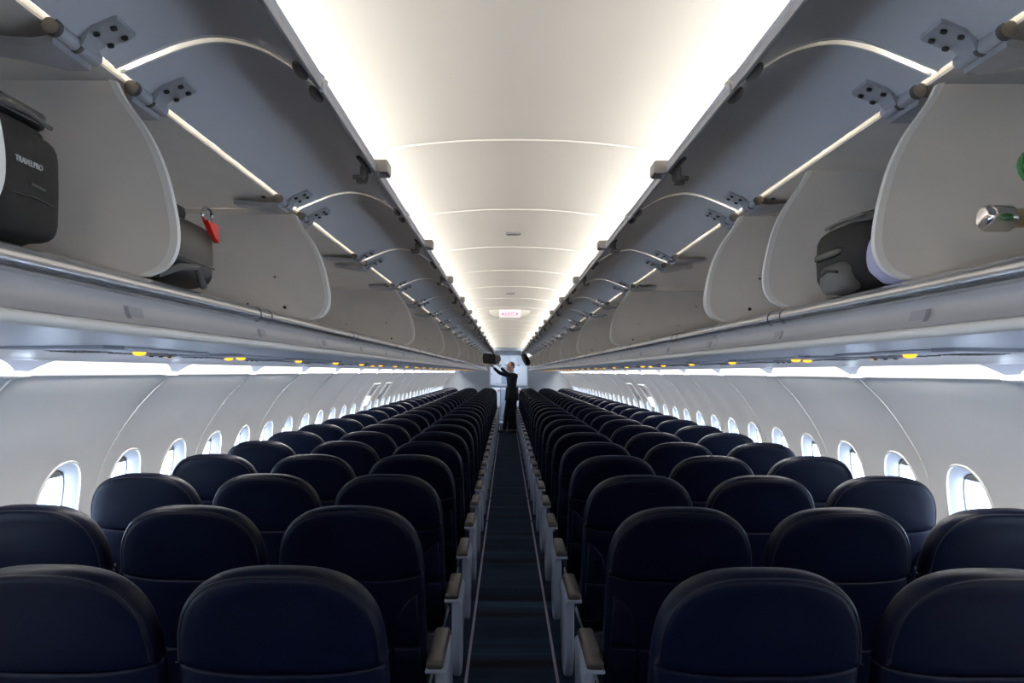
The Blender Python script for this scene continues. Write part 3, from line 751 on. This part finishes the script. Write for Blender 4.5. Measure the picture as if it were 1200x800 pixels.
# ------------------------------------------------------------------ man loading a case
PX, PY = .10, 19.0
def man():
    V = {}; E = []
    f = Vector((-.86, -.5, 0)).normalized(); lf = Vector((.5, -.86, 0)).normalized()
    def pt(fw, l, z): return f * fw + lf * l + Vector((0, 0, z))
    J = {'pel': (pt(0, 0, .95), .135), 'spi': (pt(.015, 0, 1.14), .128), 'che': (pt(.0, 0, 1.33), .150), 'nek': (pt(.02, 0, 1.475), .062), 'hed': (pt(.035, 0, 1.57), .055)}
    for sd, sg in (('l', 1), ('r', -1)):
        J['sho' + sd] = (pt(0, sg * .185, 1.42), .066)
        J['elb' + sd] = (pt(.24, sg * .21, 1.45 if sg > 0 else 1.48), .050)
        J['wri' + sd] = (pt(.40 if sg > 0 else .46, sg * .13, 1.615), .034)
        J['hip' + sd] = (pt(0, sg * .095, .89), .098)
        J['kne' + sd] = (pt(.02 if sg > 0 else .10, sg * .10, .48), .068)
        J['ank' + sd] = (pt(-.02 if sg > 0 else .16, sg * .10, .07), .056)
    names = list(J); idx = {n: i for i, n in enumerate(names)}
    ed = [('pel', 'spi'), ('spi', 'che'), ('che', 'nek'), ('nek', 'hed')]
    for sd in 'lr': ed += [('che', 'sho' + sd), ('sho' + sd, 'elb' + sd), ('elb' + sd, 'wri' + sd), ('pel', 'hip' + sd), ('hip' + sd, 'kne' + sd), ('kne' + sd, 'ank' + sd)]
    me = bpy.data.meshes.new('sk'); me.from_pydata([J[n][0] for n in names], [(idx[a], idx[c]) for a, c in ed], [])
    o = bpy.data.objects.new('sk', me); COL.objects.link(o)
    o.modifiers.new('s', 'SKIN'); sv = me.skin_vertices[0].data
    for n in names: sv[idx[n]].radius = (J[n][1], J[n][1] * (1.0 if n[:3] not in ('che', 'spi', 'pel') else .82))
    sv[idx['pel']].use_root = True
    m2 = o.modifiers.new('b', 'SUBSURF'); m2.levels = 2; m2.render_levels = 2
    dg = bpy.context.evaluated_depsgraph_get(); ev = bpy.data.meshes.new_from_object(o.evaluated_get(dg))
    b = MB(); vs = [v.co.copy() for v in ev.vertices]
    fs = [tuple(p.vertices) for p in ev.polygons]
    for p in fs:
        c = sum((vs[i] for i in p), Vector()) / len(p)
        neck = c.z > 1.505 and c.to_2d().length < .12
        hand = min((c - J['wril'][0]).length, (c - J['wrir'][0]).length) < .03
        b.f.append(p); b.m.append(b.mi('skin' if (neck or hand) else 'suit'))
    b.v = [tuple(v) for v in vs]
    bpy.data.objects.remove(o)
    # head with face: looks along f, up towards the case
    R = Matrix((f, lf, Vector((0, 0, 1)))).transposed() @ Matrix.Rotation(math.radians(-12), 3, 'Y')
    H = pt(.045, 0, 1.635)
    b.ell(H, (.098, .076, .118), 'skin', 24, 18, R)
    b.ell(H + R @ Vector((.045, 0, -.055)), (.052, .052, .06), 'skin', 16, 12, R)       # jaw
    b.ell(H + R @ Vector((.098, 0, -.012)), (.020, .013, .026), 'skin', 10, 8, R)       # nose
    for sg in (-1, 1):
        b.ell(H + R @ Vector((-.005, sg * .076, -.005)), (.018, .010, .030), 'skin', 10, 8, R)
        b.ell(H + R @ Vector((.083, sg * .031, .012)), (.012, .014, .008), 'shirt', 10, 6, R)
        b.ell(H + R @ Vector((.093, sg * .031, .012)), (.004, .006, .006), 'hair', 8, 6, R)
    b.ell(H + R @ Vector((.088, 0, -.058)), (.010, .024, .006), 'red', 10, 6, R)
    # hands reaching under the case
    for sd, sg in (('l', 1), ('r', -1)):
        w = J['wri' + sd][0]; d = (w - J['elb' + sd][0]).normalized(); up = Vector((0, 0, 1)); sdv = d.cross(up).normalized(); nn = sdv.cross(d)
        b.ell(w + d * .055, (.050, .042, .018), 'skin', 14, 10, Matrix((d, sdv, nn)).transposed())
        for q, ln in enumerate((.062, .074, .070, .056)):
            o0 = w + d * .090 + sdv * (-.030 + .020 * q)
            b.tube([o0, o0 + d * ln * .5 + nn * .006, o0 + d * ln * .85 + nn * .004, o0 + d * ln - nn * .002], [.0095, .009, .008, .006], 'skin', 8)
        o0 = w + d * .035 - sdv * sg * .036
        b.tube([o0, o0 + d * .03 - sdv * sg * .022, o0 + d * .058 - sdv * sg * .026], [.012, .0105, .008], 'skin', 8)
    r = empty('person', (PX, PY, 0)); tag(r, 'man in a black suit reaching up to hold a case by the left bins', 'person')
    b.build('body', r, smooth=60)
    h = MB(); h.ell(H + R @ Vector((-.018, 0, .028)), (.092, .080, .102), 'hair', 24, 18, R); h.build('hair', r)
    c = MB(); c.tube([pt(.02, 0, 1.495) + (f * math.cos(a) * .066 + lf * math.sin(a) * .066) for a in [2 * PI * i / 20 for i in range(20)]], .014, 'shirt', 8, closed=True); c.build('shirt_collar', r)
    j = MB(); loops = []
    for z, k in ((1.12, 1.0), (1.0, 1.06), (.90, 1.14), (.80, 1.20)):
        loops.append([pt(.0 + .155 * k * math.cos(a) * .95, .172 * k * math.sin(a), z) for a in [2 * PI * i / 28 for i in range(28)]])
    j.loft(loops, 'suit', True, (False, False)); j.build('jacket_skirt', r)
    for sd in 'lr':
        a = J['ank' + sd][0]
        sh = MB(); sh.ell(Vector((a.x, a.y, .042)) + f * .055, (.145, .048, .042), 'lug2', 16, 10, Matrix((f, lf, Vector((0, 0, 1)))).transposed()); sh.build('shoe', r)
man()
e = empty('suitcase', (-.42, 18.95, 1.69)); tag(e, 'black suitcase being lifted by the man into the left bin', 'suitcase')
b = MB(); soft_box(b, (0, 0, .135), (.42, .36, .25), 'lug', 7, Matrix.Rotation(math.radians(6), 3, 'Y')); b.build('case_body', e)
b = MB(); soft_box(b, (.16, -.13, .13), (.13, .14, .21), 'lug3', 5, Matrix.Rotation(math.radians(6), 3, 'Y')); b.build('front_pocket', e)['label'] = 'lighter grey end pocket'
b = MB(); b.tube([(.20, .06, .07), (.235, .06, .10), (.235, .06, .16), (.20, .06, .19)], .010, 'lug2', 8); b.build('carry_handle', e)
e = empty('garment_bag', (.62, 20.1, 1.66)); tag(e, 'dark bag jutting out of the far right bin beside the doorway', 'bag')
b = MB(); soft_box(b, (-.15, 0, .165), (.34, .26, .17), 'lug', 2.6, Matrix.Rotation(math.radians(62), 3, 'Y')); b.build('bag_body', e)
b = MB(); b.tube([(-.22, -.05, .20), (-.255, -.05, .23), (-.255, .05, .25), (-.22, .05, .22)], .008, 'lug2', 8); b.build('carry_handle', e)
e = empty('trolley_case', (.105, 19.55, 0)); tag(e, 'black upright trolley case standing in the aisle behind the man', 'suitcase')
b = MB(); soft_box(b, (0, 0, .34), (.22, .22, .58), 'lug', 7); b.build('case_body', e)
b = MB(); b.tube([(-.07, .06, .62), (-.07, .06, .70), (.07, .06, .70), (.07, .06, .62)], .007, 'steel', 8); b.build('pull_handle', e)
for sg in (-1, 1):
    b = MB(); b.lathe((sg * .09, .06, .032), (1, 0, 0), [(.02, -.012), (.032, -.010), (.032, .010), (.02, .012)], 'lug2', 14); b.build('wheel', e)

# ------------------------------------------------------------------ galley beyond the doorway
e = empty('galley_cabinet', (0, 24.2, 0)); tag(e, 'white galley cabinet wall seen through the far doorway', 'galley cabinet')
b = MB(); b.box((.05, .25, 1.02), (1.7, .5, 2.04), 'galley', .01); b.build('cabinet_body', e)
for q in range(4):
    d = MB(); x = -.55 + .40 * q
    d.box((x, -.012, 1.88), (.38, .022, .30), 'galley', .006); dd = d.build('compartment_door', e)
    l = MB(); l.box((x - .08, -.03, 1.725), (.05, .02, .03), 'screw', .004); l.box((x + .08, -.03, 1.725), (.05, .02, .03), 'screw', .004); l.build('latch', dd)
b = MB(); b.box((.05, -.06, 1.08), (1.7, .12, .035), 'steel', .006); b.build('worktop', e)
for q in range(3):
    d = MB(); x = -.42 + .42 * q
    d.box((x, -.012, 1.40), (.39, .022, .54), 'galley' if q != 1 else 'galley2', .006); dd = d.build('equipment_panel', e)
    l = MB(); l.lathe((x - .10, -.024, 1.44), (0, -1, 0), [(.022, 0), (.022, .012), (.012, .016)], 'brass', 12); l.build('knob', dd)
for q in range(3):
    x = -.38 + .32 * q
    t = empty('service_trolley', (x, 24.0, 0)); tag(t, f'pale blue service trolley parked under the galley worktop, {"left middle right".split()[q]} of three', 'trolley', 'galley trolleys')
    b = MB(); b.box((0, 0, .53), (.30, .30, .98), 'galley', .012); b.build('trolley_body', t)
    b = MB(); b.box((0, -.16, .53), (.27, .02, .88), 'galley2' if q == 1 else 'galley', .006); b.build('trolley_door', t)
    b = MB(); b.box((.10, -.178, .93), (.05, .016, .03), 'red', .004); b.box((.10, -.178, .30), (.04, .016, .03), 'red', .004); b.build('latch', t)['label'] = 'red latch'
    for sg in (-1, 1):
        b = MB(); b.lathe((sg * .11, -.10, .03), (1, 0, 0), [(.02, -.012), (.03, -.01), (.03, .01), (.02, .012)], 'black', 12); b.build('wheel', t)
b = MB(); b.box((.0, 22.7, .004), (1.05, .12, .008), 'steel', .002)
tag(b.build(f'trim_{tn}'), 'bright metal threshold strip where carpet meets galley floor', 'threshold', kind='structure')
e = empty('galley_light', (0, 23.1, 2.18)); tag(e, 'bright rectangular ceiling light of the far galley', 'light')
M['gal_lit'] = mat('galley_lamp', (.9, .9, .9), .5, emit=(.82, .90, 1.0), estr=14)
b = MB(); b.box((0, 0, -.01), (.9, .5, .02), 'gal_lit', .004); b.build('light_diffuser', e)
b = MB(); b.box((0, 0, 0), (.96, .56, .02), 'galley', .004); b.build('light_housing', e)

# ------------------------------------------------------------------ daylight, camera, view
w = bpy.data.worlds.new('daylight'); bpy.context.scene.world = w; w.use_nodes = True
bg = w.node_tree.nodes['Background']; bg.inputs[0].default_value = (.72, .84, 1.0, 1); bg.inputs[1].default_value = 13

cam = bpy.data.cameras.new('camera'); co = bpy.data.objects.new('camera', cam); COL.objects.link(co)
co.matrix_world = Matrix.Translation((CAMX, 0, CAMZ)) @ Matrix.Rotation(PI / 2, 4, 'X') @ Matrix.Rotation(math.radians(.22), 4, 'Z')
cam.sensor_width = 36; cam.lens = 27; cam.shift_x = .005; cam.shift_y = .03; cam.clip_start = .02
sc = bpy.context.scene; sc.camera = co
sc.view_settings.view_transform = 'Standard'; sc.view_settings.look = 'None'; sc.view_settings.exposure = .28; sc.view_settings.gamma = 1
sc.view_settings.use_curve_mapping = False
sc.cycles.use_denoising = True
sc.cycles.max_bounces = 10; sc.cycles.diffuse_bounces = 6; sc.cycles.glossy_bounces = 4; sc.cycles.transparent_max_bounces = 8
sc.cycles.sample_clamp_indirect = 4
